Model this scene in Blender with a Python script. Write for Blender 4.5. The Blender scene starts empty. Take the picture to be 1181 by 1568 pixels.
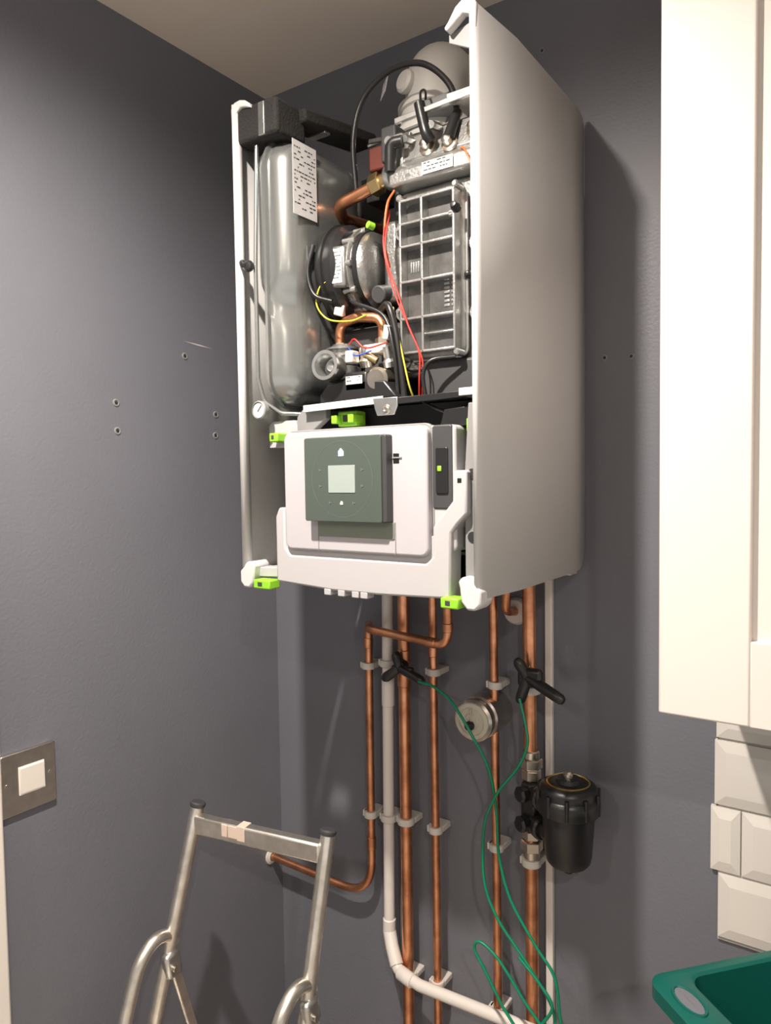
import bpy, bmesh, math, random
from mathutils import Vector, Matrix, Euler
random.seed(4)
SC=bpy.context.scene
COL=SC.collection
# ---------------------------------------------------------------- materials
def mat(name,col,rough=.5,metal=0.,noise=0.,nscale=20.,bump=0.,bscale=200.,spec=.5,emit=None,estr=0.,coat=0.,col2=None,rvar=0.):
    m=bpy.data.materials.new(name);m.use_nodes=True;nt=m.node_tree;b=nt.nodes["Principled BSDF"]
    b.inputs["Base Color"].default_value=(*col,1);b.inputs["Roughness"].default_value=rough;b.inputs["Metallic"].default_value=metal
    b.inputs["Specular IOR Level"].default_value=spec
    if coat: b.inputs["Coat Weight"].default_value=coat
    if emit: b.inputs["Emission Color"].default_value=(*emit,1);b.inputs["Emission Strength"].default_value=estr
    tc=nt.nodes.new("ShaderNodeTexCoord")
    if noise or col2:
        n=nt.nodes.new("ShaderNodeTexNoise");n.inputs["Scale"].default_value=nscale;n.inputs["Detail"].default_value=5
        nt.links.new(tc.outputs["Object"],n.inputs["Vector"])
        r=nt.nodes.new("ShaderNodeMix");r.data_type='RGBA'
        c2=col2 if col2 else tuple(c*(1-noise) for c in col)
        r.inputs[6].default_value=(*col,1);r.inputs[7].default_value=(*c2,1)
        cr=nt.nodes.new("ShaderNodeValToRGB");cr.color_ramp.elements[0].position=.35;cr.color_ramp.elements[1].position=.68
        nt.links.new(n.outputs["Fac"],cr.inputs[0]);nt.links.new(cr.outputs[0],r.inputs[0]);nt.links.new(r.outputs[2],b.inputs["Base Color"])
        if rvar:
            mr=nt.nodes.new("ShaderNodeMapRange");mr.inputs[3].default_value=rough;mr.inputs[4].default_value=rough+rvar
            nt.links.new(n.outputs["Fac"],mr.inputs[0]);nt.links.new(mr.outputs[0],b.inputs["Roughness"])
    if bump:
        n2=nt.nodes.new("ShaderNodeTexNoise");n2.inputs["Scale"].default_value=bscale;n2.inputs["Detail"].default_value=3
        nt.links.new(tc.outputs["Object"],n2.inputs["Vector"])
        bp=nt.nodes.new("ShaderNodeBump");bp.inputs["Strength"].default_value=bump;bp.inputs["Distance"].default_value=.002
        nt.links.new(n2.outputs["Fac"],bp.inputs["Height"]);nt.links.new(bp.outputs[0],b.inputs["Normal"])
    return m
M={}
M['wall']=mat("grey_wall_paint",(.150,.154,.178),.42,noise=.10,nscale=3,bump=.25,bscale=180,spec=.35,rvar=.1)
M['ceil']=mat("ceiling_paint",(.80,.72,.63),.9,noise=.04,nscale=4,bump=.1)
M['case']=mat("boiler_white_enamel",(.58,.575,.57),.38,bump=.04,bscale=900)
M['plas']=mat("white_lilac_plastic",(.42,.405,.43),.4)
M['fasc']=mat("fascia_plastic",(.43,.42,.43),.42)
M['copper']=mat("copper",(.84,.40,.22),.26,1.,nscale=30,col2=(.50,.21,.11),rvar=.2)
M['brass']=mat("brass",(.80,.60,.30),.3,1.,noise=.3)
M['nickel']=mat("nickel_brass",(.70,.64,.55),.28,1.,noise=.2)
M['steel']=mat("brushed_steel",(.66,.60,.55),.32,1.,noise=.15,nscale=60)
M['zinc']=mat("zinc_steel",(.62,.63,.62),.33,.95,noise=.2,nscale=40)
M['cast']=mat("cast_aluminium",(.58,.58,.565),.32,.85,noise=.22,nscale=50,bump=.3,bscale=300)
M['castd']=mat("cast_aluminium_recess_shade",(.22,.22,.215),.32,.8,noise=.3,nscale=60)  # darker copy of the cast metal, recess shade put into its colour
M['castf']=mat("fan_housing_metal",(.38,.38,.37),.33,.9,noise=.25,nscale=60,bump=.3,bscale=300)
M['alu']=mat("ladder_aluminium",(.84,.80,.73),.24,.95,nscale=35,col2=(.60,.56,.50),rvar=.2)
M['paint']=mat("paint_splashes",(.62,.50,.42),.7)
M['vess']=mat("vessel_grey",(.33,.345,.34),.24,.75,noise=.08,nscale=8)
M['black']=mat("black_plastic",(.013,.013,.014),.35,bump=.05)
M['foam']=mat("black_foam",(.012,.011,.0105),.85,bump=.8,bscale=250)
M['dark']=mat("painted_interior_shade",(.015,.015,.016),.7)  # near-black that paints the shade inside the open casing
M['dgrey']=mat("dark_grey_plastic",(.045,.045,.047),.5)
M['mgrey']=mat("mid_grey_plastic",(.22,.22,.22),.5)
M['flue']=mat("flue_plastic",(.58,.57,.54),.45)
M['wplas']=mat("white_pipe_plastic",(.66,.62,.58),.35)
M['clip']=mat("clip_plastic",(.58,.55,.51),.5)
M['green']=mat("lime_green_plastic",(.24,.56,.03),.4)
M['gcab']=mat("green_cable_sheath",(.0,.20,.10),.4)
M['tub']=mat("teal_tub_plastic",(.003,.090,.072),.38,spec=.5)
M['red']=mat("red_wire",(.52,.03,.02),.4)
M['orange']=mat("orange_wire",(.65,.14,.04),.4)
M['yel']=mat("yellow_wire",(.50,.46,.05),.4)
M['brick']=mat("dark_red_plastic",(.13,.03,.02),.5)
M['label']=mat("label_paper",(.52,.52,.52),.5)
M['ink']=mat("label_ink",(.05,.05,.055),.6)
M['glass']=mat("display_glass",(.066,.086,.073),.12,spec=.5,coat=.4)
M['screen']=mat("lit_screen",(.26,.30,.28),.3,emit=(.55,.62,.56),estr=.14)
M['icon']=mat("display_icon",(.16,.18,.17),.4)
M['lamp']=mat("icon_light",(.9,.95,1),.4,emit=(.78,.90,1),estr=6.)
M['strip']=mat("olive_strip",(.19,.215,.17),.45)
M['cab']=mat("cabinet_white",(.66,.605,.565),.42,bump=.03)
M['tile']=mat("white_glazed_tile",(.64,.61,.57),.14,coat=.3)
M['grout']=mat("grout",(.42,.40,.37),.9,bump=.5)
M['trim']=mat("trim_gloss",(.72,.68,.62),.35)
M['wtop']=mat("worktop_laminate",(.16,.12,.09),.4,noise=.3,nscale=12)
M['floor']=mat("floor_vinyl",(.62,.53,.43),.5,noise=.2,nscale=5)
M['gface']=mat("beige_dial",(.45,.42,.34),.45)
M['gold']=mat("gold_ring",(.8,.6,.2),.3,1.)
M['plaster']=mat("exposed_plaster",(.50,.48,.45),.9)
M['bulb']=mat("lamp_glow",(1,1,1),.5,emit=(1,.86,.70),estr=12.)
M['blue']=mat("blue_wire",(.03,.08,.4),.4)
# ---------------------------------------------------------------- helpers
def grp(name,loc=(0,0,0)):
    e=bpy.data.objects.new(name,None);e.location=loc;e.empty_display_size=.05;COL.objects.link(e);return e
def mk(name,vs,fs,m,par=None,smooth=0,bevel=0,bseg=2,solid=0):
    me=bpy.data.meshes.new(name);me.from_pydata([tuple(v) for v in vs],[],fs);me.update()
    bm=bmesh.new();bm.from_mesh(me);bmesh.ops.recalc_face_normals(bm,faces=bm.faces);bm.to_mesh(me);bm.free()
    ob=bpy.data.objects.new(name,me);COL.objects.link(ob)
    if isinstance(m,str): m=M[m]
    me.materials.append(m)
    if smooth:
        for p in me.polygons:p.use_smooth=True
        me.set_sharp_from_angle(angle=math.radians(smooth))
    if solid:
        s=ob.modifiers.new("s",'SOLIDIFY');s.thickness=solid;s.offset=0
    if bevel:
        b=ob.modifiers.new("b",'BEVEL');b.width=bevel;b.segments=bseg;b.limit_method='ANGLE';b.angle_limit=math.radians(35)
        for p in me.polygons:p.use_smooth=True
        me.set_sharp_from_angle(angle=math.radians(35))
    if par:
        ob.parent=par;ob.matrix_parent_inverse=Matrix.Translation(par.location).inverted()
    return ob
BF=[(0,1,3,2),(4,6,7,5),(0,4,5,1),(2,3,7,6),(0,2,6,4),(1,5,7,3)]
def box(name,x0,x1,y0,y1,z0,z1,m,par=None,bevel=.001,bseg=2):
    vs=[(x,y,z) for x in(x0,x1) for y in(y0,y1) for z in(z0,z1)]
    return mk(name,vs,BF,m,par,bevel=bevel,bseg=bseg)
def obox(name,c,s,rot,m,par=None,bevel=.001):
    R=Euler(rot).to_matrix()
    vs=[Vector(c)+R@Vector((x*s[0]/2,y*s[1]/2,z*s[2]/2)) for x in(-1,1) for y in(-1,1) for z in(-1,1)]
    return mk(name,vs,BF,m,par,bevel=bevel)
def bar(name,p0,p1,w,h,m,par=None,bevel=.001,up=(0,0,1)):
    p0=Vector(p0);p1=Vector(p1);d=(p1-p0).normalized();a=d.cross(Vector(up)).normalized();b=a.cross(d)
    vs=[]
    for p in(p0,p1):
        for i in(-1,1):
            for j in(-1,1): vs.append(p+a*i*w/2+b*j*h/2)
    return mk(name,vs,BF,m,par,bevel=bevel)
def frame(d):
    d=Vector(d).normalized();a=Vector((0,0,1)) if abs(d.z)<.9 else Vector((1,0,0))
    u=d.cross(a).normalized();return d,u,d.cross(u)
def lathe(name,prof,o,ax,m,par=None,n=32,smooth=35,bevel=0):
    d,u,v=frame(ax);o=Vector(o);vs=[];fs=[];rings=[]
    for r,t in prof:
        if r<1e-6: rings.append([len(vs)]);vs.append(o+d*t)
        else:
            rings.append(list(range(len(vs),len(vs)+n)))
            for k in range(n):
                a=2*math.pi*k/n;vs.append(o+d*t+u*r*math.cos(a)+v*r*math.sin(a))
    for A,B in zip(rings,rings[1:]):
        if len(A)==1 and len(B)==1: continue
        for k in range(n):
            k2=(k+1)%n
            if len(A)==1: fs.append((A[0],B[k],B[k2]))
            elif len(B)==1: fs.append((A[k],B[0],A[k2]))
            else: fs.append((A[k],B[k],B[k2],A[k2]))
    return mk(name,vs,fs,m,par,smooth=smooth,bevel=bevel)
def cyl(name,p0,p1,r,m,par=None,r1=None,n=24,ch=.0):
    p0=Vector(p0);p1=Vector(p1);L=(p1-p0).length;r1=r if r1 is None else r1
    ch=ch or min(r,r1,L)*.12
    return lathe(name,[(0,0),(r-ch,0),(r,ch),(r1,L-ch),(r1-ch,L),(0,L)],p0,p1-p0,m,par,n)
def hexnut(name,p0,p1,r,m,par=None):
    L=(Vector(p1)-Vector(p0)).length
    return lathe(name,[(0,0),(r*.9,0),(r,.0015),(r,L-.0015),(r*.9,L),(0,L)],p0,Vector(p1)-Vector(p0),m,par,n=6,smooth=20)
def catmull(P,n=8):
    P=[Vector(p) for p in P];Q=[P[0]*2-P[1]]+P+[P[-1]*2-P[-2]];out=[]
    for i in range(1,len(Q)-2):
        a,b,c,d=Q[i-1:i+3]
        for k in range(n):
            t=k/n;out.append(.5*((2*b)+(c-a)*t+(2*a-5*b+4*c-d)*t*t+(3*b-a-3*c+d)*t**3))
    out.append(P[-1]);return out
def fillet(P,R,n=8):
    P=[Vector(p) for p in P];out=[P[0]]
    for i in range(1,len(P)-1):
        r=R[i-1] if isinstance(R,(list,tuple)) else R
        a,b,c=P[i-1:i+2];u=(a-b);v=(c-b);lu,lv=u.length,v.length;u.normalize();v.normalize()
        ang=u.angle(v);t=min(r/math.tan(ang/2),lu*.49,lv*.49)
        s=b+u*t;e=b+v*t
        for k in range(n+1):
            w=k/n;out.append(s*(1-w)**2+b*2*w*(1-w)+e*w*w)
    out.append(P[-1]);return out
def tube(name,path,r,m,par=None,n=14):
    P=[Vector(p) for p in path];Q=[P[0]]
    for p in P[1:]:
        if (p-Q[-1]).length>1e-5:Q.append(p)
    P=Q;N=len(P);T=[]
    for i in range(N):
        T.append(((P[min(i+1,N-1)]-P[max(i-1,0)])).normalized())
    d,u,v=frame(T[0]);vs=[];fs=[]
    for i in range(N):
        if i:
            q=T[i-1].rotation_difference(T[i]);u=q@u;u=(u-T[i]*u.dot(T[i])).normalized();v=T[i].cross(u)
        for k in range(n):
            a=2*math.pi*k/n;vs.append(P[i]+u*r*math.cos(a)+v*r*math.sin(a))
    for i in range(N-1):
        for k in range(n):
            k2=(k+1)%n;fs.append((i*n+k,i*n+k2,(i+1)*n+k2,(i+1)*n+k))
    fs.append(tuple(range(n)));fs.append(tuple(range((N-1)*n,N*n)))
    return mk(name,vs,fs,m,par,smooth=60)
def prism(name,poly,axis,a0,a1,m,par=None,bevel=.001,bseg=2):
    n=len(poly)
    def P(p,a):
        return {'y':(p[0],a,p[1]),'x':(a,p[0],p[1]),'z':(p[0],p[1],a)}[axis]
    vs=[P(p,a0) for p in poly]+[P(p,a1) for p in poly]
    fs=[tuple(range(n)),tuple(range(n,2*n))]+[(i,(i+1)%n,n+(i+1)%n,n+i) for i in range(n)]
    return mk(name,vs,fs,m,par,bevel=bevel,bseg=bseg)
def rrect(x0,x1,z0,z1,r,n=6):
    out=[]
    for cx,cz,a0 in((x1-r,z1-r,0),(x0+r,z1-r,90),(x0+r,z0+r,180),(x1-r,z0+r,270)):
        for k in range(n+1):
            a=math.radians(a0+90*k/n);out.append((cx+r*math.cos(a),cz+r*math.sin(a)))
    return out
def label(name,o,u,v,w,h,par,rows=6,th=.0006,dense=.75):
    o=Vector(o);u=Vector(u).normalized();v=Vector(v).normalized();nn=v.cross(u).normalized()
    def quad(a,b,c,d,off):
        pts=[o+u*a+v*c,o+u*b+v*c,o+u*b+v*d,o+u*a+v*d]
        return [p+nn*(off) for p in pts]
    f=quad(0,w,0,h,th);b=quad(0,w,0,h,0)
    mk(name,f+b,[(0,1,2,3),(4,5,6,7),(0,1,5,4),(1,2,6,5),(2,3,7,6),(3,0,4,7)],'label',par)
    vs=[];fs=[]
    for r in range(rows):
        y0=h*(.08+.86*r/rows);y1=y0+h*.86/rows*.34;x=w*.06
        while x<w*.92:
            l=w*random.uniform(.04,.14)
            if random.random()<dense:
                i=len(vs);vs+=quad(x,min(x+l,w*.94),y0,y1,th+.0002);fs.append((i,i+1,i+2,i+3))
            x+=l+w*.03
    mk(name+"_print",vs,fs,'ink',par)
# ---------------------------------------------------------------- room
CZ=2.493
wl=box("wall_left",-.12,0,-3.2,.12,0,CZ,'wall',bevel=0)
wb=box("wall_back",0,3.0,0,.12,0,CZ,'wall',bevel=0)
box("ceiling",-.12,3.0,-3.2,.12,CZ,CZ+.1,'ceil',bevel=0)
box("floor",-.12,3.0,-3.2,.12,-.1,0,'floor',bevel=0)
box("baseboard_left",0,.015,-.61,0,0,.12,'trim',bevel=.004)
box("baseboard_back",.015,.93,-.015,0,0,.12,'trim',bevel=.004)
box("trim_1",0,.018,-.684,-.6145,0,2.08,'trim',bevel=.004)
def hole(par,c,ax,r=.0045):
    lathe("fixing_hole_rim",[(r*1.5,0),(r*1.4,.0012),(r,.0016),(r*.8,.0004),(0,.0004)],c,ax,'mgrey',par,n=16)
    lathe("fixing_hole_plug",[(r*.62,.0005),(r*.55,.0018),(0,.0018)],c,ax,'dark',par,n=12)
for y,z in((-.386,1.831),(-.385,1.783),(-.234,1.929),(-.161,1.824),(-.163,1.783)): hole(wl,(0,y,z),(1,0,0))
for x,z in((.719,1.881),(.761,1.879),(.616,2.388)): hole(wb,(x,0,z),(0,-1,0),.0034)
mk("paint_scratch",[(.0006,-.236,1.957),(.0006,-.20,1.9555),(.0006,-.165,1.9515),(.0006,-.20,1.9525)],[(0,1,2,3)],'plaster',wl)
mk("paint_chip",[(.0006,-.085,1.932),(.0006,-.081,1.936),(.0006,-.079,1.931),(.0006,-.083,1.928)],[(0,1,2,3)],'plaster',wl)
# ---------------------------------------------------------------- light switch
g=grp("light_switch",(0,-.566,1.238))
prism("steel_plate",rrect(-.611,-.523,1.19,1.286,.004),'x',.0,.006,'steel',g,bevel=.0015)
prism("rocker_surround",rrect(-.584,-.542,1.218,1.262,.001),'x',.004,.0068,'trim',g,bevel=.0004)
vs=[(.0068,-.582,1.220),(.0068,-.544,1.220),(.0068,-.544,1.260),(.0068,-.582,1.260),(.0095,-.582,1.260),(.0095,-.544,1.260),(.0074,-.582,1.220),(.0074,-.544,1.220)]
mk("rocker",[vs[i] for i in(0,1,2,3,6,7,5,4)],[(0,1,2,3),(4,5,6,7),(0,1,5,4),(1,2,6,5),(2,3,7,6),(3,0,4,7)],'trim',g,bevel=.0005)
for y in(-.602,-.533): lathe("screw",[(.0032,0),(.003,.001),(0,.0014)],(.006,y,1.239),(1,0,0),'nickel',g,n=14)
# ---------------------------------------------------------------- boiler
BL,BR,YF,BZ,TZ=.264,.679,-.355,1.543,2.263
bo=grp("combi_boiler",((BL+BR)/2,-.01,1.9))
def side(name,s,X):
    prof=[(-.008,YF+.012),(-.009,YF+.003),(-.007,YF-.001),(-.004,YF-.002),(-.0015,YF+.001),(0,YF+.007),(.008,-.258),(.008,-.15),(.008,-.06)]
    prof+=[(.008,-.006-.035*(1-math.sin(math.radians(a)))) for a in(10,30,50,70,90)]
    vs=[];fs=[]
    for dx,y in prof:
        k=max(0,(y+.041)/.035);rd=.035*(1-math.sqrt(max(0,1-k*k)))
        fy=max(0,min(1,(YF+.012-y)/.02))
        for z in(BZ+rd+fy*.002,TZ-rd*.6-fy*.002): vs.append((X+s*dx,y,z))
    for i in range(len(prof)-1): fs.append((2*i,2*i+1,2*i+3,2*i+2))
    return mk(name,vs,fs,'case',bo,smooth=4,solid=.0028)
side("side_panel_right",1,BR);side("side_panel_left",-1,BL)
for s,X,n in((1,BR,"right"),(-1,BL,"left")):
    e=[(0,-.03),(0.001,.0),(-.006,.009),(-.018,.010),(-.028,.004),(-.038,-.010),(-.044,-.016),(-.040,-.021),(-.028,-.013),(-.018,-.006),(-.009,-.010),(-.009,-.03)]
    if s<0: e=[(0,-.03),(0.001,-.006),(-.006,.002),(-.018,.003),(-.028,.0),(-.038,-.008),(-.040,-.014),(-.028,-.010),(-.018,-.008),(-.009,-.014),(-.009,-.03)]
    prism("top_ear_"+n,[(X+s*a,TZ+b) for a,b in e],'y',YF-.001,YF+.012,'case',bo,bevel=.002)
    prism("top_web_"+n,[(X-s*.012,TZ-.012),(X-s*.044,TZ-.018),(X-s*.044,TZ-.028),(X-s*.012,TZ-.045)],'y',YF+.012,YF+.016,'mgrey',bo,bevel=.001)
    h=[(.002,.012),(.002,-.006),(-.006,-.014),(-.018,-.014),(-.026,-.004),(-.028,.014),(-.030,.022),(-.024,.028),(-.012,.026),(-.006,.018)]
    prism("bottom_hook_"+n,[(X+s*a,BZ+b) for a,b in h],'y',YF-.004,YF+.03,'case',bo,bevel=.003)
    box("bottom_flange_"+n,min(X,X-s*.02),max(X,X-s*.02),YF+.02,-.02,BZ,BZ+.003,'case',bo)
    box("inner_fold_"+n,min(X-s*.004,X-s*.007),max(X-s*.004,X-s*.007),YF+.012,YF+.015,BZ+.02,TZ-.03,'mgrey',bo,bevel=0)
box("rear_bottom_tab",BR-.02,BR+.002,-.05,-.02,BZ-.006,BZ+.002,'case',bo)
box("back_plate",BL-.004,BR+.004,-.006,-.002,BZ+.004,TZ-.004,'zinc',bo)
box("interior_shade_backing",BL+.004,BR-.004,-.03,-.008,BZ+.02,TZ-.01,'dark',bo)  # near-black sheet painting the shaded depth behind the components
box("base_tray",BL,BR,YF+.06,-.008,BZ+.006,BZ+.012,'mgrey',bo)
def vessel():
    yc,zc,hy,hz,R=-.244,2.010,.096,.200,.045
    sec=[(.006,.0),(.006,.003),(0,.004),(0,.014),(-.003,.024),(-.010,.035),(-.022,.042),(-.04,.045),(-.06,.046)]
    X0=.318
    for s,nm in((1,"right"),(-1,"left")):
        vs=[];fs=[];n=0
        for k,(o,h) in enumerate(sec):
            if s<0: h=h*.75
            r=max(R+o,.012);base=rrect(yc-hy-o,yc+hy+o,zc-hz-o,zc+hz+o,r,8)
            out=[]
            for i,(y,z) in enumerate(base):
                out.append((y,z));y2,z2=base[(i+1)%len(base)]
                if abs(z2-z)>.1:
                    for q in range(1,20): out.append((y+(y2-y)*q/20,z+(z2-z)*q/20))
            n=len(out)
            for y,z in out:
                w=math.exp(-((z-1.965)/.022)**2)*.009
                f=min(1,max(0,(k-2)/3));sh=.010/(1+math.exp((z-1.965)/.008))
                front=y<yc
                vs.append((X0+s*(h-f*w*.6-(f*sh*.5)),y+((w+sh)*f if front else 0),z))
        for k in range(len(sec)-1):
            for i in range(n):
                j=(i+1)%n;fs.append((k*n+i,k*n+j,(k+1)*n+j,(k+1)*n+i))
        fs.append(tuple(range((len(sec)-1)*n,len(sec)*n)))
        mk("expansion_vessel_shell_"+nm,vs,fs,'vess',bo,smooth=50)
vessel()
label("vessel_label",(.3655,-.334,2.196),(0,1,0),(0,0,-1),.054,.108,bo,rows=16,dense=.5)
tube("vessel_seam_rod",fillet([(.298,-.338,2.20),(.298,-.346,2.02),(.298,-.346,1.85),(.304,-.34,1.815),(.325,-.325,1.797),(.36,-.30,1.795)],.02),.0032,'vess',bo)
box("vessel_foam_block",.268,.352,-.352,-.285,2.203,2.256,'foam',bo,bevel=.006)
bar("vessel_foam_strap",(.340,-.30,2.243),(.352,-.13,2.262),.05,.020,'foam',bo,bevel=.004)
box("vessel_strap_plate",.325,.36,-.25,-.236,2.236,2.2605,'zinc',bo)
box("vessel_strap_bracket",.318,.330,-.3545,-.351,2.204,2.252,'zinc',bo)
tube("black_wing_clip",[(.276,-.352,2.027),(.283,-.356,2.02),(.292,-.357,2.018)],.005,'black',bo)
lathe("black_wing_knob",[(0,0),(.008,0),(.009,.003),(.006,.007),(0,.008)],(.292,-.353,2.018),(.3,-1,0),'black',bo,n=16)
# heat exchanger block
box('hx_body',.488,.648,-.235,-.04,1.845,2.118,'cast',bo,bevel=.008,bseg=3)
prism("hx_cover_plate",rrect(.492,.640,1.852,2.108,.018),'y',-.243,-.233,'castf',bo,bevel=.003)
prism("hx_cover_raised",rrect(.508,.607,1.866,2.096,.014),'y',-.258,-.242,'cast',bo,bevel=.004)
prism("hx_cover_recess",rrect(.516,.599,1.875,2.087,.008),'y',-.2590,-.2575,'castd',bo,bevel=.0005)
for i,x in enumerate((.514,.550,.601)): box("hx_rib_v%d"%i,x-.002,x+.002,-.276,-.256,1.872,2.090,'cast',bo,bevel=.0012)
for i,z in enumerate((1.874,1.922,1.974,2.024,2.056,2.088)): box("hx_rib_h%d"%i,.513,.602,-.276,-.256,z-.0020,z+.0020,'cast',bo,bevel=.0012)
box("hx_rib_short",.550,.602,-.268,-.256,1.898,1.901,'cast',bo,bevel=.0012)
prism("hx_cover_rim",rrect(.505,.610,1.863,2.099,.014),'y',-.2515,-.2485,'zinc',bo,bevel=.001)
for x,z in((.499,2.056),(.499,1.939),(.622,2.02),(.622,1.925),(.499,1.868),(.622,2.09)):
    lathe("hx_boss",[(.013,0),(.012,.006),(0,.006)],(x,-.241,z),(0,-1,0),'cast',bo,n=20)
    hexnut("hx_nut",(x,-.246,z),(x,-.254,z),.0072,'zinc',bo)
    cyl("hx_stud",(x,-.25,z),(x,-.262,z),.003,'zinc',bo,n=12)
for x,z in((.512,2.094),(.603,2.094),(.512,1.868),(.603,1.868),(.5965,2.056)):
    lathe("rib_corner_post",[(0,0),(.005,0),(.005,.018),(.003,.020),(0,.020)],(x,-.256,z),(0,-1,0),'zinc',bo,n=14)
lathe("sensor_clip",[(0,0),(.006,0),(.0065,.008),(.004,.014),(0,.015)],(.606,-.272,2.060),(0,-1,.2),'black',bo,n=16)
lathe("sensor_clip",[(0,0),(.005,0),(.0055,.006),(.003,.010),(0,.011)],(.612,-.25,1.975),(0,-1,0),'black',bo,n=16)
for k in range(7): box("hx_digit_%d"%k,.577,.5855,-.2605,-.2585,1.935+k*.006,1.9382+k*.006,'cast',bo,bevel=.0005)
for k in range(7): box("hx_digit_b_%d"%k,.5885,.594,-.2605,-.2585,1.935+k*.006,1.9382+k*.006,'cast',bo,bevel=.0005)
for k in range(5): box("hx_cast_mark_%d"%k,.522+k*.004,.524+k*.004,-.2605,-.2585,1.99,2.005,'cast',bo,bevel=.0005)
prism("hx_header",[(-.262,2.118),(-.262,2.140),(-.245,2.155),(-.05,2.17),(-.05,2.118)],'x',.486,.652,'cast',bo,bevel=.004)
label("qr_label",(.545,-.2635,2.139),(1,0,0),(0,0,-1),.05,.017,bo,rows=3)
prism("burner_door",[(-.25,2.152),(-.235,2.198),(-.05,2.215),(-.05,2.16)],'x',.50,.652,'cast',bo,bevel=.004)
prism("burner_rear",[(-.18,2.205),(-.17,2.245),(-.06,2.245),(-.06,2.2)],'x',.505,.60,'mgrey',bo,bevel=.004)
prism("burner_side_lug",rrect(.474,.505,2.150,2.198,.005),'y',-.250,-.235,'cast',bo,bevel=.002)
lathe("burner_side_port",[(0,0),(.009,0),(.010,.003),(.006,.006),(.006,.012),(0,.012)],(.486,-.250,2.186),(0,-1,0),'zinc',bo,n=18)
box("ignition_transformer",.455,.482,-.235,-.19,2.170,2.222,'dgrey',bo,bevel=.003)
for x,z,y in((.545,2.165,-.246),(.582,2.160,-.248),(.62,2.17,-.244)):
    lathe("electrode_base",[(.012,0),(.012,.004),(.007,.005),(.007,.014),(.005,.015),(0,.018)],(x,y,z),(0,-1,.35),'nickel',bo,n=18)
for x,z in((.515,2.185),(.560,2.192),(.635,2.19),(.52,2.13),(.635,2.145)): hexnut("header_bolt",(x,-.24,z),(x,-.262,z-.004),.006,'zinc',bo)
bar("top_cross_rail",(.50,-.262,2.208),(.655,-.262,2.214),.006,.008,'zinc',bo)
bar("top_rear_rail",(.41,-.20,2.226),(.50,-.22,2.206),.006,.006,'zinc',bo)
box("top_white_bracket",.585,.66,-.262,-.21,2.214,2.222,'flue',bo)
# flue
FX,FY=.487,-.125
lathe("flue_base",[(.064,0),(.066,.01),(.066,.02),(.056,.024),(.056,.05),(.060,.052),(.060,.062),(.050,.066),(0,.066)],(FX,FY,2.222),(0,0,1),'flue',bo,n=40)
tube("flue_elbow",fillet([(FX,FY,2.27),(FX,FY,2.345),(FX,-.03,2.345),(FX,-.004,2.345)],.05,12),.048,'flue',bo,n=36)
lathe("flue_collar",[(.048,0),(.075,0),(.075,.006),(.058,.012),(.056,.03),(.048,.03)],(FX,-.002,2.345),(0,-1,0),'wplas',bo,n=40)
lathe("flue_cap",[(.0,.0),(.016,.0),(.018,.004),(.018,.010),(.014,.014),(0,.015)],(FX-.026,FY-.038,2.315),(-.3,-.9,.15),'flue',bo,n=24)
box("flue_bracket",.50,.56,-.20,-.15,2.24,2.262,'mgrey',bo,bevel=.004)
label("flue_sticker",(FX-.062,FY-.055,2.318),(.80,-.55,0.25),(-.1,-.2,-1),.022,.028,bo,rows=4)
# ignition leads
tube("black_lead_arc",catmull([(.402,-.225,2.13),(.404,-.235,2.217),(.425,-.235,2.275),(.475,-.235,2.300),(.530,-.235,2.292),(.574,-.235,2.250),(.589,-.24,2.20),(.586,-.25,2.175)],8),.0045,'black',bo,n=10)
cyl("lead_boot",(.584,-.256,2.165),(.590,-.24,2.207),.0085,'black',bo,r1=.006)
tube("lead_boot_arm",catmull([(.541,-.262,2.222),(.546,-.262,2.20),(.552,-.262,2.178),(.556,-.256,2.168)]),.0080,'black',bo)
tube("lead_boot_elbow",fillet([(.512,-.262,2.178),(.494,-.266,2.178),(.490,-.262,2.140)],.01),.0085,'black',bo)
tube("thin_black_lead",catmull([(.541,-.258,2.222),(.53,-.24,2.25),(.52,-.21,2.265),(.50,-.18,2.25)]),.0018,'black',bo,n=8)
box("dark_red_connector",.418,.448,-.215,-.18,2.172,2.208,'brick',bo,bevel=.003)
box("connector_housing",.405,.430,-.205,-.16,2.13,2.17,'black',bo,bevel=.002)
box("cross_brace",.395,.50,-.18,-.175,2.195,2.205,'zinc',bo)
cyl("brace_rod",(.40,-.19,2.225),(.50,-.19,2.232),.003,'zinc',bo)
box("black_shroud",.455,.488,-.20,-.10,2.10,2.20,'dgrey',bo,bevel=.005)
# copper gas pipe and brass fitting
tube("copper_gas_pipe",fillet([(.400,-.09,2.108),(.364,-.215,2.112),(.380,-.242,2.122),(.450,-.238,2.138)],[.02,.022],8),.0095,'copper',bo,n=18)
hexnut("brass_nut",(.440,-.238,2.137),(.458,-.238,2.141),.0165,'brass',bo)
cyl("brass_spigot",(.456,-.238,2.140),(.492,-.238,2.145),.011,'brass',bo)
lathe("steel_collar",[(.0,0),(.017,0),(.019,.003),(.019,.010),(.012,.014),(0,.014)],(.470,-.238,2.143),(1,0,0),'zinc',bo,n=24)
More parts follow.
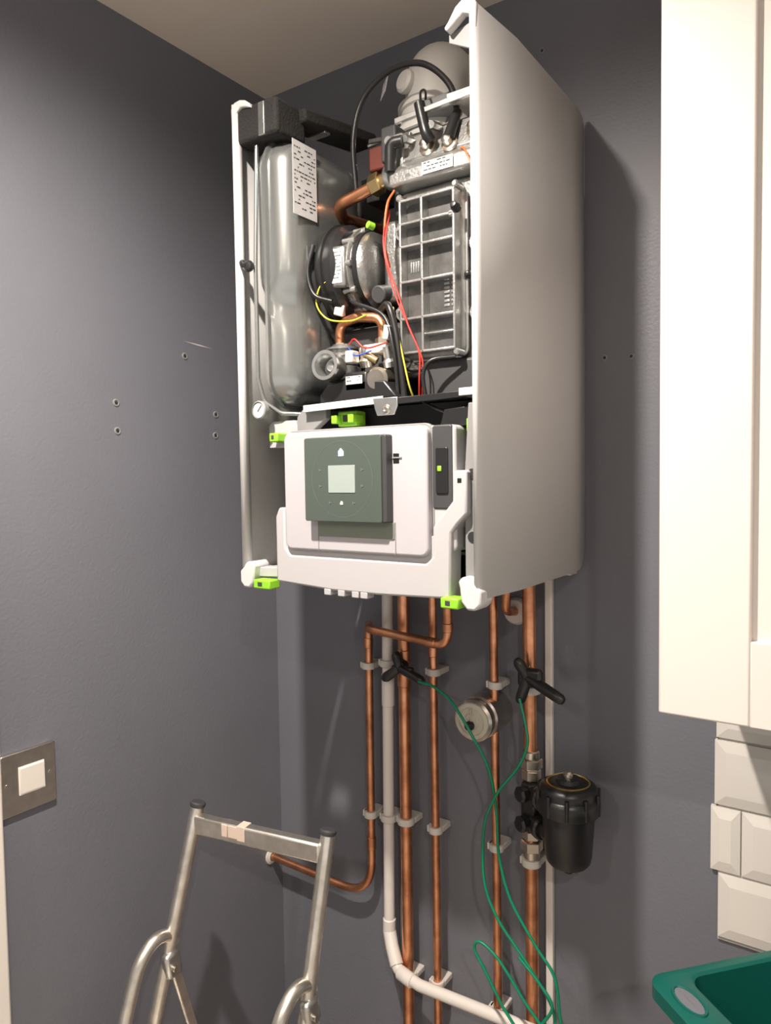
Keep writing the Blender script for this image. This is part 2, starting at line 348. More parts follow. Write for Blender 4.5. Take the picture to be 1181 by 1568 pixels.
# fan
fo=(.362,-.224,2.016);fa=(1,.06,0)
lathe("fan_black_scroll",[(0,0),(.062,0),(.072,.005),(.075,.012),(.075,.036),(.068,.044),(0,.044)],fo,fa,'black',bo,n=48)
lathe("fan_black_rib",[(.074,.014),(.0785,.016),(.0785,.020),(.074,.022)],fo,fa,'black',bo,n=48)
lathe("fan_silver_housing",[(.053,.040),(.060,.043),(.0615,.047),(.0615,.058),(.059,.062),(.059,.072),(.054,.082),(.040,.090),(0,.092)],fo,fa,'castf',bo,n=48)
lathe("fan_silver_rib",[(.0605,.055),(.065,.057),(.065,.060),(.0605,.062)],fo,fa,'cast',bo,n=48)
lathe("fan_dark_band",[(.0595,.063),(.0605,.064),(.0605,.072),(.0595,.073)],fo,fa,'black',bo,n=48)
d_,u_,v_=frame(fa)
for k in range(10):
    a=2*math.pi*k/10;c=Vector(fo)+u_*.062*math.cos(a)+v_*.062*math.sin(a)
    cyl("fan_lug_%d"%k,c+d_*.044,c+d_*.066,.0048,'cast',bo,n=12)
obox("fan_label_pad",(.412,-.284,2.012),(.024,.012,.062),(0,0,.15),'castf',bo,bevel=.004)
label("fan_label",(.402,-.2910,2.038),(.99,.15,0),(0,0,-1),.017,.05,bo,rows=8)
obox("fan_gas_valve",(.474,-.220,2.02),(.028,.045,.12),(0,0,.1),'castf',bo,bevel=.008)
cyl("fan_test_point",(.462,-.266,2.066),(.458,-.276,2.068),.0055,'green',bo,n=14)
cyl("fan_inlet_elbow",(.465,-.235,1.975),(.465,-.262,1.968),.013,'dgrey',bo)
tube("fan_black_hose",catmull([(.37,-.295,2.05),(.362,-.30,2.01),(.372,-.298,1.975),(.40,-.29,1.962)]),.0035,'black',bo,n=8)
# hydraulics
tube("copper_u_pipe",fillet([(.388,-.255,1.885),(.386,-.255,1.935),(.425,-.262,1.940),(.468,-.255,1.935),(.468,-.255,1.895)],.02,8),.0075,'copper',bo,n=16)
for x in(.388,.468):
    hexnut("u_pipe_nut",(x,-.255,1.905),(x,-.255,1.892),.012,'nickel',bo)
lathe("pump_head",[(0,0),(.024,0),(.026,.004),(.026,.02),(.022,.024),(.022,.05),(.018,.055),(0,.055)],(.400,-.262,1.845),(0,0,1),'castf',bo,n=28)
for z in(1.872,1.882,1.892): lathe("pump_fin",[(.020,0),(.0275,0),(.0275,.003),(.020,.003)],(.400,-.262,z),(0,0,1),'castf',bo,n=28)
lathe("drain_cock_cup",[(.008,.0),(.016,.0),(.019,.008),(.0195,.03),(.022,.033),(.022,.038),(.017,.038),(.015,.03),(.0145,.012),(.008,.006),(.006,.022),(0,.024)],(.405,-.285,1.861),(.12,-.99,.05),'zinc',bo,n=36)
box("diverter_motor",.428,.470,-.30,-.25,1.822,1.852,'black',bo,bevel=.004)
label("diverter_label",(.432,-.3005,1.846),(1,0,0),(0,0,-1),.03,.012,bo,rows=2,dense=.5)
lathe("diverter_ring",[(.0,0),(.017,0),(.018,.003),(.018,.026),(.014,.030),(.0,.030)],(.482,-.27,1.838),(.1,-1,0),'nickel',bo,n=28)
lathe("sensor_body",[(0,0),(.011,0),(.012,.01),(.009,.014),(.009,.03),(0,.032)],(.452,-.272,1.862),(0,-.3,1),'nickel',bo,n=20)
lathe("sensor_body_b",[(0,0),(.009,0),(.010,.008),(.007,.012),(.007,.03),(0,.032)],(.492,-.272,1.858),(0,-.3,1),'zinc',bo,n=20)
box("white_connector",.452,.492,-.285,-.26,1.878,1.892,'wplas',bo,bevel=.002)
box("white_connector_2",.430,.444,-.30,-.282,1.866,1.884,'wplas',bo,bevel=.002)
obox("white_connector_3",(.394,-.262,1.955),(.016,.014,.018),(.2,.3,.3),'wplas',bo,bevel=.002)
obox("white_connector_4",(.497,-.285,1.905),(.010,.010,.020),(0,.2,0),'wplas',bo,bevel=.001)
prism("hydraulic_black_base",[(.380,1.808),(.380,1.822),(.396,1.838),(.43,1.842),(.50,1.836),(.522,1.81)],'y',-.300,-.15,'black',bo,bevel=.003)
cyl("pressure_sensor",(.478,-.285,1.866),(.462,-.292,1.876),.0055,'brass',bo,n=14)
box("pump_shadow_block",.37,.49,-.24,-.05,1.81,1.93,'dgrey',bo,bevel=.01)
# shelf
box("shelf_plate",.374,.664,-.33,-.04,1.802,1.806,'dgrey',bo)
bar("shelf_lip_left",(.376,-.332,1.800),(.520,-.332,1.804),.002,.010,'flue',bo,bevel=.0005)
bar("shelf_lip_right",(.520,-.332,1.800),(.664,-.332,1.803),.003,.008,'black',bo,bevel=.0005)
prism("shelf_tab",[(.505,1.806),(.546,1.806),(.546,1.794),(.540,1.782),(.512,1.782),(.508,1.792)],'y',-.336,-.333,'zinc',bo,bevel=.001)
lathe("shelf_tab_screw",[(.007,0),(.006,.002),(.003,.003),(0,.001)],(.528,-.336,1.790),(0,-1,0),'nickel',bo,n=16)
box("shelf_end_bracket",.640,.664,-.336,-.30,1.800,1.810,'case',bo)
prism("grey_bracket_left",[(.354,1.768),(.354,1.79),(.365,1.80),(.41,1.80),(.41,1.785),(.385,1.768)],'y',-.322,-.31,'mgrey',bo)
box("under_shelf_shade_block",.33,.655,-.28,-.06,1.60,1.80,'dark',bo)  # solid near-black block standing in for shade in the empty space
for n,x,z,w,h,y in(("a",.320,1.760,.018,.014,-.335),("b",.660,1.762,.016,.018,-.335),("c",.443,1.783,.034,.022,-.31),("d",.312,1.537,.034,.014,-.36),("e",.640,1.537,.026,.014,-.362)):
    box("green_clip_"+n,x-w/2,x+w/2,y-.004,y+.02,z-h/2,z+h/2,'green',bo,bevel=.002)
    box("green_clip_slot_"+n,x-w*.22,x+w*.05,y-.0045,y-.003,z-h*.2,z+h*.25,'dgrey',bo,bevel=.0004)
for x in(.428,.458): box("green_latch_arm",x-.005,x+.005,-.326,-.30,1.776,1.788,'green',bo)
lathe("pressure_gauge",[(.0,0),(.0135,0),(.0145,.002),(.0145,.010),(.0125,.0115),(.012,.009),(0,.009)],(.300,-.3385,1.802),(0,-1,0),'mgrey',bo,n=28)
lathe("pressure_gauge_face",[(.0,0),(.0115,0),(.0115,.0008),(0,.0008)],(.300,-.3477,1.802),(0,-1,0),'label',bo,n=24)
bar("gauge_needle",(.298,-.3488,1.800),(.306,-.3488,1.809),.0006,.0014,'ink',bo,bevel=0)
prism("left_mount",[(.292,1.745),(.292,1.78),(.300,1.786),(.345,1.786),(.352,1.775),(.352,1.745)],'y',-.318,-.30,'fasc',bo)
# control box
prism("control_box_body",rrect(.366,.640,1.60,1.764,.008),'y',-.345,-.285,'fasc',bo,bevel=.003)
prism("control_front",rrect(.357,.605,1.593,1.764,.012),'y',-.357,-.340,'plas',bo,bevel=.003,bseg=3)
prism("control_front_step",rrect(.3535,.6085,1.5895,1.7675,.014),'y',-.346,-.339,'mgrey',bo,bevel=.001)
prism("control_side_dark",rrect(.606,.636,1.655,1.764,.004),'y',-.3466,-.30,'dgrey',bo,bevel=.002)
prism("control_side_pad",rrect(.612,.630,1.675,1.735,.003),'y',-.3485,-.345,'black',bo,bevel=.001)
box("control_side_green",.615,.621,-.3495,-.348,1.704,1.711,'green',bo,bevel=.001)
prism("side_upper_tray",[(.606,1.764),(.612,1.785),(.652,1.788),(.652,1.762)],'y',-.325,-.29,'black',bo)
box("control_slot",.552,.562,-.3575,-.355,1.715,1.729,'black',bo,bevel=.001)
box("control_latch",.549,.566,-.3585,-.3565,1.722,1.724,'mgrey',bo,bevel=.0003)
prism("display_body",rrect(.413,.551,1.637,1.754,.003),'y',-.372,-.356,'dgrey',bo,bevel=.0015)
prism("display_glass",rrect(.412,.5445,1.637,1.7535,.003),'y',-.3745,-.3715,'glass',bo,bevel=.0008)
prism("display_screen",rrect(.4555,.5015,1.677,1.7145,.001),'y',-.3752,-.3743,'screen',bo,bevel=.0002)
def ringp(name,c,r,w,m,y):
    vs=[];fs=[];n=64
    for k in range(n):
        a=2*math.pi*k/n
        for rr in(r,r+w): vs.append((c[0]+rr*math.cos(a),y,c[1]+rr*math.sin(a)))
    for k in range(n):
        j=(k+1)%n;fs.append((2*k,2*k+1,2*j+1,2*j))
    mk(name,vs,fs,m,bo)
ringp("display_ring",(.4782,1.6955),.052,.0003,'icon',-.3748)
prism("house_light",[(.4740,1.7275),(.4820,1.7275),(.4820,1.7335),(.478,1.7375),(.4740,1.7335)],'y',-.3752,-.3744,'lamp',bo,bevel=0)
for x,z in((.441,1.708),(.441,1.686),(.5135,1.708),(.5135,1.686),(.458,1.663),(.499,1.663)):
    box("display_icon",x-.0025,x+.0025,-.3751,-.3744,z-.0005,z+.0004,'icon',bo,bevel=0)
    box("display_icon",x-.0018,x-.0006,-.3751,-.3744,z-.002,z+.002,'icon',bo,bevel=0)
prism("house_icon_small",[(.4755,1.6605),(.4805,1.6605),(.4805,1.6635),(.478,1.666),(.4755,1.6635)],'y',-.3752,-.3744,'label',bo,bevel=0)
prism("olive_strip",[(.422,1.6145),(.553,1.6145),(.553,1.637),(.422,1.637)],'y',-.3585,-.3565,'strip',bo,bevel=.0004)
for x in(.4215,.5545): box("strip_groove",x-.0005,x+.0005,-.3578,-.3565,1.5935,1.637,'mgrey',bo,bevel=0)
# lower fascia
fp=[(.333,1.542),(.333,1.640),(.340,1.654),(.352,1.654),(.352,1.594),(.362,1.584),(.598,1.584),(.609,1.594),(.609,1.632),(.640,1.668),(.640,1.705),(.659,1.705),(.659,1.650),(.645,1.636),(.636,1.625),(.634,1.540),(.52,1.536),(.44,1.536)]
prism("lower_fascia",fp,'y',-.352,-.322,'fasc',bo,bevel=.003)
prism("lower_fascia_infill",rrect(.350,.62,1.552,1.62,.005),'y',-.349,-.33,'fasc',bo)
box("fascia_slot",.646,.652,-.3525,-.3505,1.689,1.695,'black',bo,bevel=.0005)
bar("fascia_seam",(.49,-.3522,1.538),(.49,-.3522,1.585),.0008,.0006,'mgrey',bo,bevel=0)
for i,x in enumerate((.425,.45,.475,.49)): box("fascia_clip_%d"%i,x,x+.012,-.352,-.335,1.529,1.538,'fasc',bo,bevel=.001)
prism("right_column",[(.650,1.56),(.650,1.70),(.656,1.79),(.672,1.79),(.672,1.56)],'y',-.34,-.30,'mgrey',bo)
for z in(1.62,1.70): lathe("column_hole",[(.007,0),(.007,.001),(0,.001)],(.661,-.34,z),(0,-1,0),'dark',bo,n=16)
prism("left_bottom_bracket",[(.276,1.545),(.276,1.560),(.335,1.562),(.335,1.548)],'y',-.345,-.32,'fasc',bo)
# internal wiring
Y=-.282
tube("red_wire",catmull([(.488,-.262,2.085),(.493,Y,2.02),(.515,Y,1.956),(.531,Y,1.91),(.548,Y,1.872),(.548,Y,1.835),(.54,-.27,1.806)]),.0014,'red',bo,n=8)
tube("red_wire_b",catmull([(.486,-.262,2.095),(.490,Y,2.03),(.508,Y,1.96),(.536,Y,1.90),(.553,Y,1.862),(.553,Y,1.83),(.545,-.27,1.806)]),.0011,'red',bo,n=8)
tube("orange_wire",catmull([(.492,-.255,2.115),(.489,-.27,2.09),(.487,-.275,2.04),(.496,-.275,2.00)]),.0018,'orange',bo,n=8)
tube("orange_wire_right",catmull([(.600,-.25,2.15),(.618,-.272,2.135),(.633,-.274,2.10),(.636,-.27,2.06)]),.0016,'orange',bo,n=8)
box("orange_plug",.628,.640,-.276,-.262,2.075,2.096,'orange',bo)
tube("yellow_wire",catmull([(.492,-.262,1.945),(.506,Y,1.925),(.518,Y,1.88),(.530,Y,1.83),(.532,-.27,1.806)]),.0014,'yel',bo,n=8)
tube("black_loom",catmull([(.470,-.262,1.945),(.495,-.28,1.945),(.508,Y,1.91),(.516,Y,1.86),(.522,-.28,1.806)]),.005,'black',bo,n=10)
tube("black_loom_b",catmull([(.415,-.27,1.975),(.44,-.285,1.955),(.49,-.285,1.93),(.51,-.29,1.88),(.515,-.285,1.806)]),.003,'black',bo,n=8)
tube("black_loom_c",catmull([(.56,-.285,1.806),(.558,-.288,1.84),(.57,-.285,1.858),(.60,-.27,1.862)]),.003,'black',bo,n=8)
box("dark_lower_box",.535,.655,-.255,-.20,1.806,1.862,'dgrey',bo,bevel=.004)
tube("earth_wire",catmull([(.398,-.292,1.995),(.378,-.292,1.985),(.372,-.292,1.96),(.388,-.285,1.938),(.43,-.285,1.93),(.46,-.285,1.935)]),.0014,'yel',bo,n=8)
tube("red_thin_wire",catmull([(.432,-.29,1.895),(.445,-.295,1.90),(.465,-.295,1.885),(.50,-.29,1.89)]),.0012,'red',bo,n=8)
tube("blue_wire",catmull([(.43,-.29,1.89),(.45,-.30,1.875),(.475,-.295,1.88)]),.0012,'blue',bo,n=8)
tube("under_shelf_cable",catmull([(.565,-.30,1.80),(.60,-.315,1.786),(.63,-.31,1.778),(.65,-.29,1.77)]),.0024,'black',bo,n=8)
# ---------------------------------------------------------------- pipes
def clip(par,x,z,r,yp=-.035):
    R=r+.005
    lathe("pipe_clip_ring",[(r+.0003,-.006),(R,-.006),(R+.0005,-.004),(R+.0005,.004),(R,.006),(r+.0003,.006)],(x,yp,z),(0,0,1),'clip',par,n=24)
    box("pipe_clip_base",x-R,x+R,yp+r*.6,0,z-.0055,z+.0055,'clip',par,bevel=.002)
    box("pipe_clip_ear",x-R-.003,x-R+.004,yp-.006,yp+.006,z-.006,z+.006,'clip',par,bevel=.001)
def pipe(path,r,R=.02,clips=(),ferr=(),cx=None):
    g=grp("copper_pipe",path[len(path)//2]);tube("copper_tube",fillet(path,R,8),r,'copper',g,n=20)
    for z in clips: clip(g,cx,z,r)
    for a,b in ferr: cyl("solder_fitting",a,b,r+.0014,'copper',g,n=20)
    return g
g=pipe([(.479,-.09,1.565),(.479,-.09,1.408),(.312,-.087,1.418),(.272,-.035,1.416),(.271,-.035,.872),(.001,-.035,.878)],.0078,[.022,.022,.022,.075],(1.334,1.041),
  [((.479,-.09,1.432),(.479,-.09,1.447)),((.455,-.09,1.4095),(.437,-.09,1.4105)),((.271,-.035,1.388),(.271,-.035,1.368)),((.271,-.035,.995),(.271,-.035,.970))],.271)
lathe("wall_grommet",[(.009,0),(.017,0),(.017,.003),(.009,.006)],(.0,-.035,.878),(1,0,0),'wplas',g,n=24)
pipe([(.353,-.035,1.565),(.353,-.035,1.0),(.353,-.035,.01)],.011,.02,(1.049,.747),[((.353,-.035,1.375),(.353,-.035,1.305))],.353)
pipe([(.416,-.035,1.565),(.418,-.035,1.0),(.420,-.035,.01)],.0075,.02,(1.342,1.049,.756),[((.4165,-.035,1.40),(.4165,-.035,1.37))],.418)
pipe([(.537,-.035,1.565),(.541,-.035,1.0),(.543,-.035,.01)],.0075,.02,(1.337,1.051,.757),[((.5395,-.035,1.30),(.5395,-.035,1.27))],.541)
pipe([(.603,-.035,1.565),(.606,-.035,1.0),(.608,-.035,.01)],.011,.02,(1.339,1.044),[],.606)
g=grp("capped_pipe_stub",(.566,-.01,1.465))
lathe("wall_collar",[(0,0),(.024,0),(.024,.004),(.020,.010),(0,.010)],(.566,0,1.462),(0,-1,0),'wplas',g,n=30)
tube("stub_elbow",fillet([(.566,-.008,1.462),(.566,-.045,1.468),(.570,-.05,1.50),(.572,-.05,1.565)],.02),.0075,'copper',g,n=16)
g=grp("plastic_waste_pipe",(.315,-.035,1.2))
tube("pipe_run",fillet([(.318,-.035,1.565),(.311,-.035,.815),(.345,-.06,.768),(.40,-.07,.766),(.9295,-.07,.79)],.03,8),.0105,'wplas',g,n=20)
cyl("socket_joint",(.3162,-.035,1.325),(.3158,-.035,1.262),.0122,'wplas',g)
cyl("socket_elbow_top",(.3112,-.035,.845),(.3108,-.035,.818),.0125,'wplas',g)
tube("socket_elbow",[(.311,-.035,.82),(.322,-.043,.797),(.342,-.057,.774)],.0128,'wplas',g,n=20)
cyl("socket_elbow_end",(.352,-.062,.768),(.385,-.069,.766),.0128,'wplas',g)
clip(g,.3165,1.345,.0105);clip(g,.3135,1.045,.0105)
box("cable_conduit",.6205,.6335,-.011,0,.121,1.55,'wplas',bevel=.002)
def lobe(n,a,b,r0,r1,par):
    a=Vector(a);b=Vector(b);L=(b-a).length
    lathe(n,[(0,-r0),(r0*.7,-r0*.7),(r0,0),(r1,L*.85),(r1*.95,L),(r1*.6,L+r1*.6),(0,L+r1*.8)],a,b-a,'black',par,n=18)
g=grp("valve_handle",(.358,-.055,1.345))
c=(.360,-.062,1.347)
lathe("valve_stem",[(0,0),(.012,0),(.013,.01),(.010,.02),(0,.021)],(.356,-.044,1.347),(.2,-1,.1),'black',g,n=20)
lobe("lobe_1",c,(.332,-.066,1.326),.008,.0095,g);lobe("lobe_2",c,(.413,-.07,1.333),.008,.0085,g);lobe("lobe_3",c,(.352,-.06,1.370),.008,.009,g)
box("hub_bridge",.345,.390,-.068,-.056,1.338,1.352,'black',g,bevel=.004)
g=grp("valve_handle",(.612,-.055,1.368))
c=(.614,-.066,1.368)
lathe("valve_stem",[(0,0),(.014,0),(.015,.01),(.012,.022),(0,.023)],(.608,-.044,1.365),(.2,-1,.1),'black',g,n=20)
lobe("lobe_1",c,(.600,-.07,1.392),.009,.0095,g);lobe("lobe_2",c,(.674,-.075,1.343),.0095,.009,g);lobe("lobe_3",c,(.603,-.07,1.330),.009,.009,g)
box("hub_bridge",.598,.640,-.074,-.058,1.352,1.384,'black',g,bevel=.006)
g=grp("round_drain_cap",(.521,-.04,1.285))
o=(.5205,0,1.283)
lathe("drum",[(.030,0),(.036,0),(.036,.05),(.037,.052),(.037,.060),(.034,.063),(.034,.070),(.036,.072),(.036,.080),(.032,.084),(.030,.084)],o,(0,-1,0),'steel',g,n=48)
lathe("face",[(.032,.082),(.030,.085),(.024,.086),(.023,.084),(.014,.084),(.012,.087),(0,.087)],o,(0,-1,0),'gface',g,n=40)
lathe("centre_knob",[(.008,.086),(.008,.094),(.006,.097),(0,.097)],(.5195,0,1.277),(0,-1,0),'black',g,n=20)
bar("face_bar",(.5215,-.088,1.262),(.5205,-.088,1.306),.004,.002,'gface',g)
# magnetic filter
g=grp("magnetic_system_filter",(.687,-.08,1.15))
FXc,FYc=.687,-.078
lathe("canister",[(0,1.070),(.007,1.070),(.008,1.080),(.013,1.083),(.030,1.085),(.034,1.090),(.036,1.10),(.041,1.165),(.041,1.172)],(FXc,FYc,0),(0,0,1),'black',g,n=48)
lathe("lid",[(.041,1.168),(.048,1.170),(.0495,1.174),(.0495,1.188),(.047,1.194),(.045,1.196),(.045,1.206),(.042,1.211),(.036,1.214),(.020,1.216),(.018,1.222),(.012,1.223),(0,1.223)],(FXc,FYc,0),(0,0,1),'black',g,n=48)
lathe("gold_ring",[(.033,1.213),(.034,1.2155),(.032,1.2165),(.031,1.2145)],(FXc,FYc,0),(0,0,1),'gold',g,n=40)
lathe("bleed_screw",[(.008,1.222),(.008,1.229),(.005,1.232),(0,1.232)],(FXc,FYc,0),(0,0,1),'nickel',g,n=16)
for k in range(10):
    a=2*math.pi*k/10;x=FXc+.0475*math.cos(a);y=FYc+.0475*math.sin(a);cyl("lid_grip_%d"%k,(x,y,1.172),(x,y,1.204),.0035,'black',g,n=10)
for z in(1.168,1.118):
    cyl("filter_arm",(.610,-.04,z),(.655,-.068,z),.014,'black',g,n=20)
    lathe("arm_collar",[(0,0),(.019,0),(.020,.003),(.020,.010),(.017,.013),(0,.013)],(.628,-.052,z),(.8,-.55,0),'black',g,n=24)
    lathe("isolator_knob",[(0,0),(.009,0),(.010,.006),(.013,.008),(.014,.018),(.011,.022),(0,.023)],(.607,-.048,z),(-.45,-.9,0),'black',g,n=8)
box("valve_block",.592,.624,-.052,-.018,1.10,1.185,'black',g,bevel=.008)
for a,b,r in((1.205,1.222,.0185),(1.186,1.203,.016),(1.064,1.082,.0185),(1.084,1.10,.016)): hexnut("union_nut",(.6065,-.035,a),(.6065,-.035,b),r,'nickel',g)
cyl("union_tail_top",(.6065,-.035,1.222),(.6065,-.035,1.236),.0135,'nickel',g);cyl("union_tail_bottom",(.6065,-.035,1.050),(.6065,-.035,1.066),.0135,'nickel',g)
# green wires
g=grp("green_earth_cable",(.6,-.1,1.1))
W=.0025
tube("cable_a",catmull([(.412,-.078,1.333),(.45,-.09,1.333),(.495,-.105,1.316),(.542,-.118,1.268),(.566,-.11,1.216),(.573,-.10,1.146),(.577,-.10,1.076),(.597,-.10,1.007),(.640,-.10,.945),(.672,-.10,.905),(.681,-.10,.844),(.692,-.10,.765),(.70,-.10,.5),(.69,-.10,.12),(.68,-.1,.003)]),W,'gcab',g,n=8)
tube("cable_b",catmull([(.606,-.08,1.335),(.620,-.09,1.30),(.628,-.10,1.27),(.617,-.11,1.235),(.585,-.115,1.19),(.560,-.11,1.14),(.548,-.10,1.088),(.551,-.10,1.018),(.575,-.10,.965),(.625,-.10,.91),(.672,-.11,.862),(.672,-.11,.81),(.640,-.11,.78),(.60,-.11,.74),(.58,-.11,.6),(.60,-.11,.1),(.62,-.11,.003)]),W,'gcab',g,n=8)
tube("cable_c",catmull([(.592,-.12,.835),(.56,-.12,.885),(.541,-.12,.915),(.552,-.12,.930),(.585,-.12,.912),(.63,-.12,.86),(.668,-.12,.815),(.655,-.12,.76),(.62,-.12,.70),(.61,-.12,.4),(.64,-.12,.003)]),W,'gcab',g,n=8)
tube("cable_d",catmull([(.592,-.12,.835),(.63,-.12,.80),(.655,-.12,.83),(.676,-.12,.87),(.655,-.12,.90),(.62,-.12,.93)]),W,'gcab',g,n=8)
# ---------------------------------------------------------------- kitchen wall cabinet
CX,CY=.884,-.32
g=grp("kitchen_cabinet",(1.13,-.15,1.88))
z0,z1,x1=1.427,2.33,CX+.5
box("carcass",CX+.002,x1-.002,-.298,0,z0+.002,z1-.002,'cab',g,bevel=.001)
box("door_stile_hinge",CX,CX+.094,CY,-.30,z0,z1,'cab',g,bevel=.0025,bseg=3)
box("door_stile_handle",x1-.094,x1,CY,-.30,z0,z1,'cab',g,bevel=.0025,bseg=3)
box("door_rail_bottom",CX+.0935,x1-.0935,CY+.0004,-.30,z0,z0+.092,'cab',g,bevel=.0015,bseg=3)
box("door_rail_top",CX+.0935,x1-.0935,CY+.0004,-.30,z1-.092,z1,'cab',g,bevel=.0015,bseg=3)
box("door_panel",CX+.09,x1-.09,CY+.008,-.302,z0+.088,z1-.088,'cab',g,bevel=0)
# ---------------------------------------------------------------- tiles
g=grp("tile_splashback",(1.2,-.005,1.2))
box("grout_bed",.892,1.9,-.004,0,.995,1.426,'grout',g,bevel=0)
def tile(x0,x1,zc,h=.0485):
    b=.016
    vs=[(x0,0,zc-h),(x1,0,zc-h),(x1,0,zc+h),(x0,0,zc+h)]
    vs+=[(v[0],-.007,v[2]) for v in vs[:4]]
    bx=min(b,(x1-x0)*.3)
    vs+=[(x0+bx,-.0105,zc-h+b),(x1-bx,-.0105,zc-h+b),(x1-bx,-.0105,zc+h-b),(x0+bx,-.0105,zc+h-b)]
    fs=[(0,1,2,3),(8,9,10,11)]+[(i,(i+1)%4,4+(i+1)%4,4+i) for i in range(4)]+[(4+i,4+(i+1)%4,8+(i+1)%4,8+i) for i in range(4)]
    mk("tile",vs,fs,'tile',g)
for r,(zc,xl,first,h) in enumerate(((1.364,.889,.144,.0595),(1.2515,.887,.20,.0485),(1.1505,.882,.0425,.0485),(1.0495,.893,.20,.0485))):
    x=xl;w=first
    while x<1.88:
        tile(x,x+w-.002,zc,h);x+=w;w=.20
# ---------------------------------------------------------------- base unit + worktop + tub
g=grp("kitchen_base_unit",(1.4,-.3,.5))
box("worktop",.93,1.9,-.60,-.001,.875,.912,'wtop',g,bevel=.004)
box("carcass",.945,1.9,-.55,-.016,.10,.875,'cab',g)
box("door",.948,1.44,-.57,-.55,.12,.86,'cab',g,bevel=.003)
box("plinth",.955,1.9,-.50,-.48,0,.10,'cab',g)
g=grp("plastic_tub",(1.05,-.3,1.0))
def tub():
    u=Vector((.657,.754,0)).normalized();v=Vector((.754,-.657,0)).normalized()
    o=Vector((.872,-.292,0))-u*.010-v*.002
    LU,LV=.245,.36;zt,zb=1.10,.9125
    def ring(ins,z,r,lu=None):
        lu=ins if lu is None else lu
        pts=rrect(lu,LU-ins,ins,LV-ins,r,6);return [o+u*a+v*b+Vector((0,0,z)) for a,b in pts]
    seq=[ring(.038,zb,.03),ring(.028,zb+.004,.03),ring(.016,zt-.04,.026),ring(.010,zt-.020,.024),ring(.002,zt-.020,.022),ring(0,zt-.018,.022),ring(0,zt-.002,.022),ring(.003,zt,.020),
         ring(.013,zt,.018,.044),ring(.016,zt-.003,.018,.048),ring(.030,zb+.012,.03,.058),ring(.040,zb+.004,.03,.066)]
    n=len(seq[0]);vs=[p for R in seq for p in R];fs=[]
    for k in range(len(seq)-1):
        for i in range(n):
            j=(i+1)%n;fs.append((k*n+i,k*n+j,(k+1)*n+j,(k+1)*n+i))
    fs.append(tuple(range(n)));fs.append(tuple(range((len(seq)-1)*n,len(seq)*n)))
    mk("tub_shell",vs,fs,'tub',g,smooth=40)
    def ell(name,m,prof):
        vs=[];fs=[];n=36
        for su,sv,z in prof:
            for k in range(n):
                a=2*math.pi*k/n;c,s=math.cos(a),math.sin(a)
                vs.append(o+u*(.023+su*c)+v*(.052+sv*s)+Vector((0,0,z)))
        for q in range(len(prof)-1):
            for k in range(n):
                j=(k+1)%n;fs.append((q*n+k,q*n+j,(q+1)*n+j,(q+1)*n+k))
        mk(name,vs,fs,m,g,smooth=40)
    ell("handle_slot_rim",'tub',[(.0150,.027,zt-.001),(.0140,.026,zt+.002),(.0115,.0235,zt+.002),(.0105,.0225,zt+.0004)])
    ell("handle_slot",'wall',[(.0110,.0230,zt+.0002),(.0001,.0120,zt+.0006)])
tub()
# ---------------------------------------------------------------- stepladder
g=grp("stepladder",(.22,-.45,.6))
L0,L1=Vector((.126,-.34,1.14)),Vector((.028,-.595,.012))
R0,R1=Vector((.377,-.295,1.14)),Vector((.365,-.55,.012))
for nm,a,b in(("left",L0,L1),("right",R0,R1)):
    tube("handrail_post_"+nm,[a,(a+b)/2,b],.0115,'alu',g,n=20)
    lathe("post_cap_"+nm,[(.0115,-.003),(.0135,0),(.0135,.004),(.011,.006),(0,.006)],a,(a-b),'dgrey',g,n=20)
d=(R0-L0).normalized()
a=L0.lerp(L1,.026);b=R0.lerp(R1,.026)
bar("top_handrail",a+d*.006,b-d*.006,.020,.032,'alu',g,bevel=.004)
for t,w in((.30,.022),(.37,.016),(.25,.012)):
    p=a.lerp(b,t);bar("paint_splash",p+Vector((0,0,.004)),p+d*w+Vector((0,0,.004)),.0206,.0255*random.uniform(.8,1),'paint',g,bevel=.001)
for nm,X,yo,dz in(("left",.106,0.,0.),("right",.374,.044,-.006)):
    P=[(X,-.383+yo,.915+dz),(X,-.398+yo,.933+dz),(X,-.422+yo,.936+dz),(X-.001,-.446+yo,.918+dz),(X-.002,-.463+yo,.885+dz),(X-.004,-.490+yo,.80+dz)]
    ex=(.045 if nm=="left" else .375,-.79+yo,.012)
    P=catmull(P,6)+[Vector(ex)]
    tube("front_stile_hoop_"+nm,P,.0108,'alu',g,n=20)
    bx=X+.004
    bar("rear_leg_"+nm,(bx+.004,-.396+yo,.90),(bx-.002,-.15+yo*.3,.012),.008,.018,'alu',g,bevel=.003,up=(0,1,0))
    obox("hinge_bracket_"+nm,(bx+.002,-.394+yo,.885),(.020,.030,.045),(.15,0,0),'zinc',g,bevel=.006)
    cyl("hinge_rivet_"+nm,(bx+.008,-.397+yo,.882),(bx+.018,-.397+yo,.882),.005,'nickel',g)
    cyl("rubber_foot_"+nm,(ex[0],ex[1],0),(ex[0],ex[1],.03),.018,'black',g)
for i,t in enumerate((.12,.42,.72)):
    zz=.80*(1-t);yy=-.49-.30*t
    bar("tread_%d"%i,(.115-.05*t,yy,zz-.03),(.36,yy+.044,zz-.03),.08,.03,'alu',g,bevel=.004)
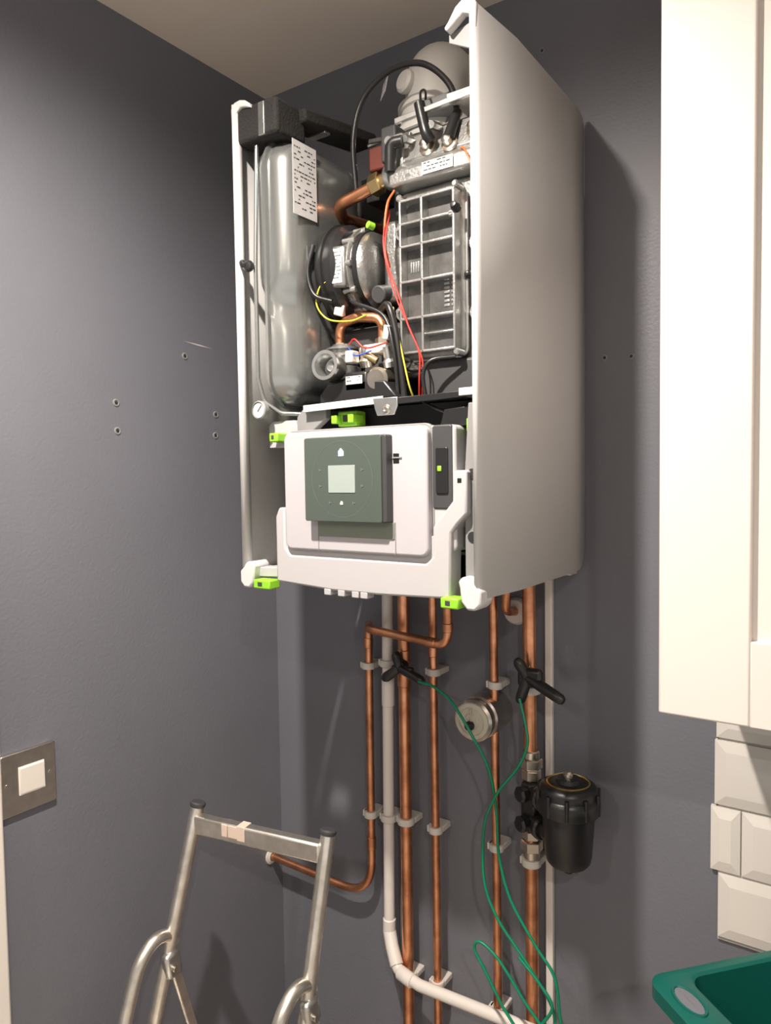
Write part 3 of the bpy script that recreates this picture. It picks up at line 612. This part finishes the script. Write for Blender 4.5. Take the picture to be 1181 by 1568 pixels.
# ---------------------------------------------------------------- ceiling downlights
def spot(loc,power,size,blend,rad,col=(1,.90,.80)):
    g=grp("ceiling_spotlight",loc)
    lathe("bezel",[(.030,0),(.043,0),(.043,.003),(.036,.006),(.030,.004)],(loc[0],loc[1],CZ),(0,0,-1),'steel',g,n=36)
    lathe("lamp_face",[(.030,.001),(.028,.0015),(0,.0015)],(loc[0],loc[1],CZ),(0,0,-1),'bulb',g,n=30)
    l=bpy.data.lights.new("lamp",'SPOT');l.energy=power;l.spot_size=math.radians(size);l.spot_blend=blend;l.shadow_soft_size=rad;l.color=col
    ob=bpy.data.objects.new("lamp",l);COL.objects.link(ob);ob.parent=g;ob.location=(0,0,-.012)
    return ob
spot((.541,-.849,CZ),138,168,.95,.020)
spot((1.75,-1.75,CZ),84,165,.8,.03)
spot((.55,-2.3,CZ),55,165,.8,.03)  # added downlight, unseen; brings fill and floor bounce from behind
w=bpy.data.worlds.new("room_ambient");SC.world=w;w.use_nodes=True
nt=w.node_tree;bg=nt.nodes["Background"]
tc=nt.nodes.new("ShaderNodeTexCoord");sp=nt.nodes.new("ShaderNodeSeparateXYZ");mr=nt.nodes.new("ShaderNodeMapRange")
mr.inputs[1].default_value=-.12;mr.inputs[2].default_value=.06;mr.inputs[3].default_value=1.05;mr.inputs[4].default_value=.34
nt.links.new(tc.outputs["Generated"],sp.inputs[0]);nt.links.new(sp.outputs[2],mr.inputs[0]);nt.links.new(mr.outputs[0],bg.inputs[1])
bg.inputs[0].default_value=(.95,.89,.83,1)
# ---------------------------------------------------------------- camera
yaw,pit,rol=.6049,.0501,-.0147
F=Vector((-math.sin(yaw)*math.cos(pit),math.cos(yaw)*math.cos(pit),-math.sin(pit)));R=Vector((math.cos(yaw),math.sin(yaw),0));U=R.cross(F)
R2=R*math.cos(rol)+U*math.sin(rol);U2=-R*math.sin(rol)+U*math.cos(rol)
cd=bpy.data.cameras.new("camera");cam=bpy.data.objects.new("camera",cd);COL.objects.link(cam)
mw=Matrix((R2,U2,-F)).transposed().to_4x4();mw.translation=(1.0971,-1.1649,1.7);cam.matrix_world=mw
cd.sensor_fit='VERTICAL';cd.sensor_height=24;cd.lens=1121.9/1568*24;cd.clip_start=.02
SC.camera=cam
SC.view_settings.view_transform='Standard';SC.view_settings.look='None'
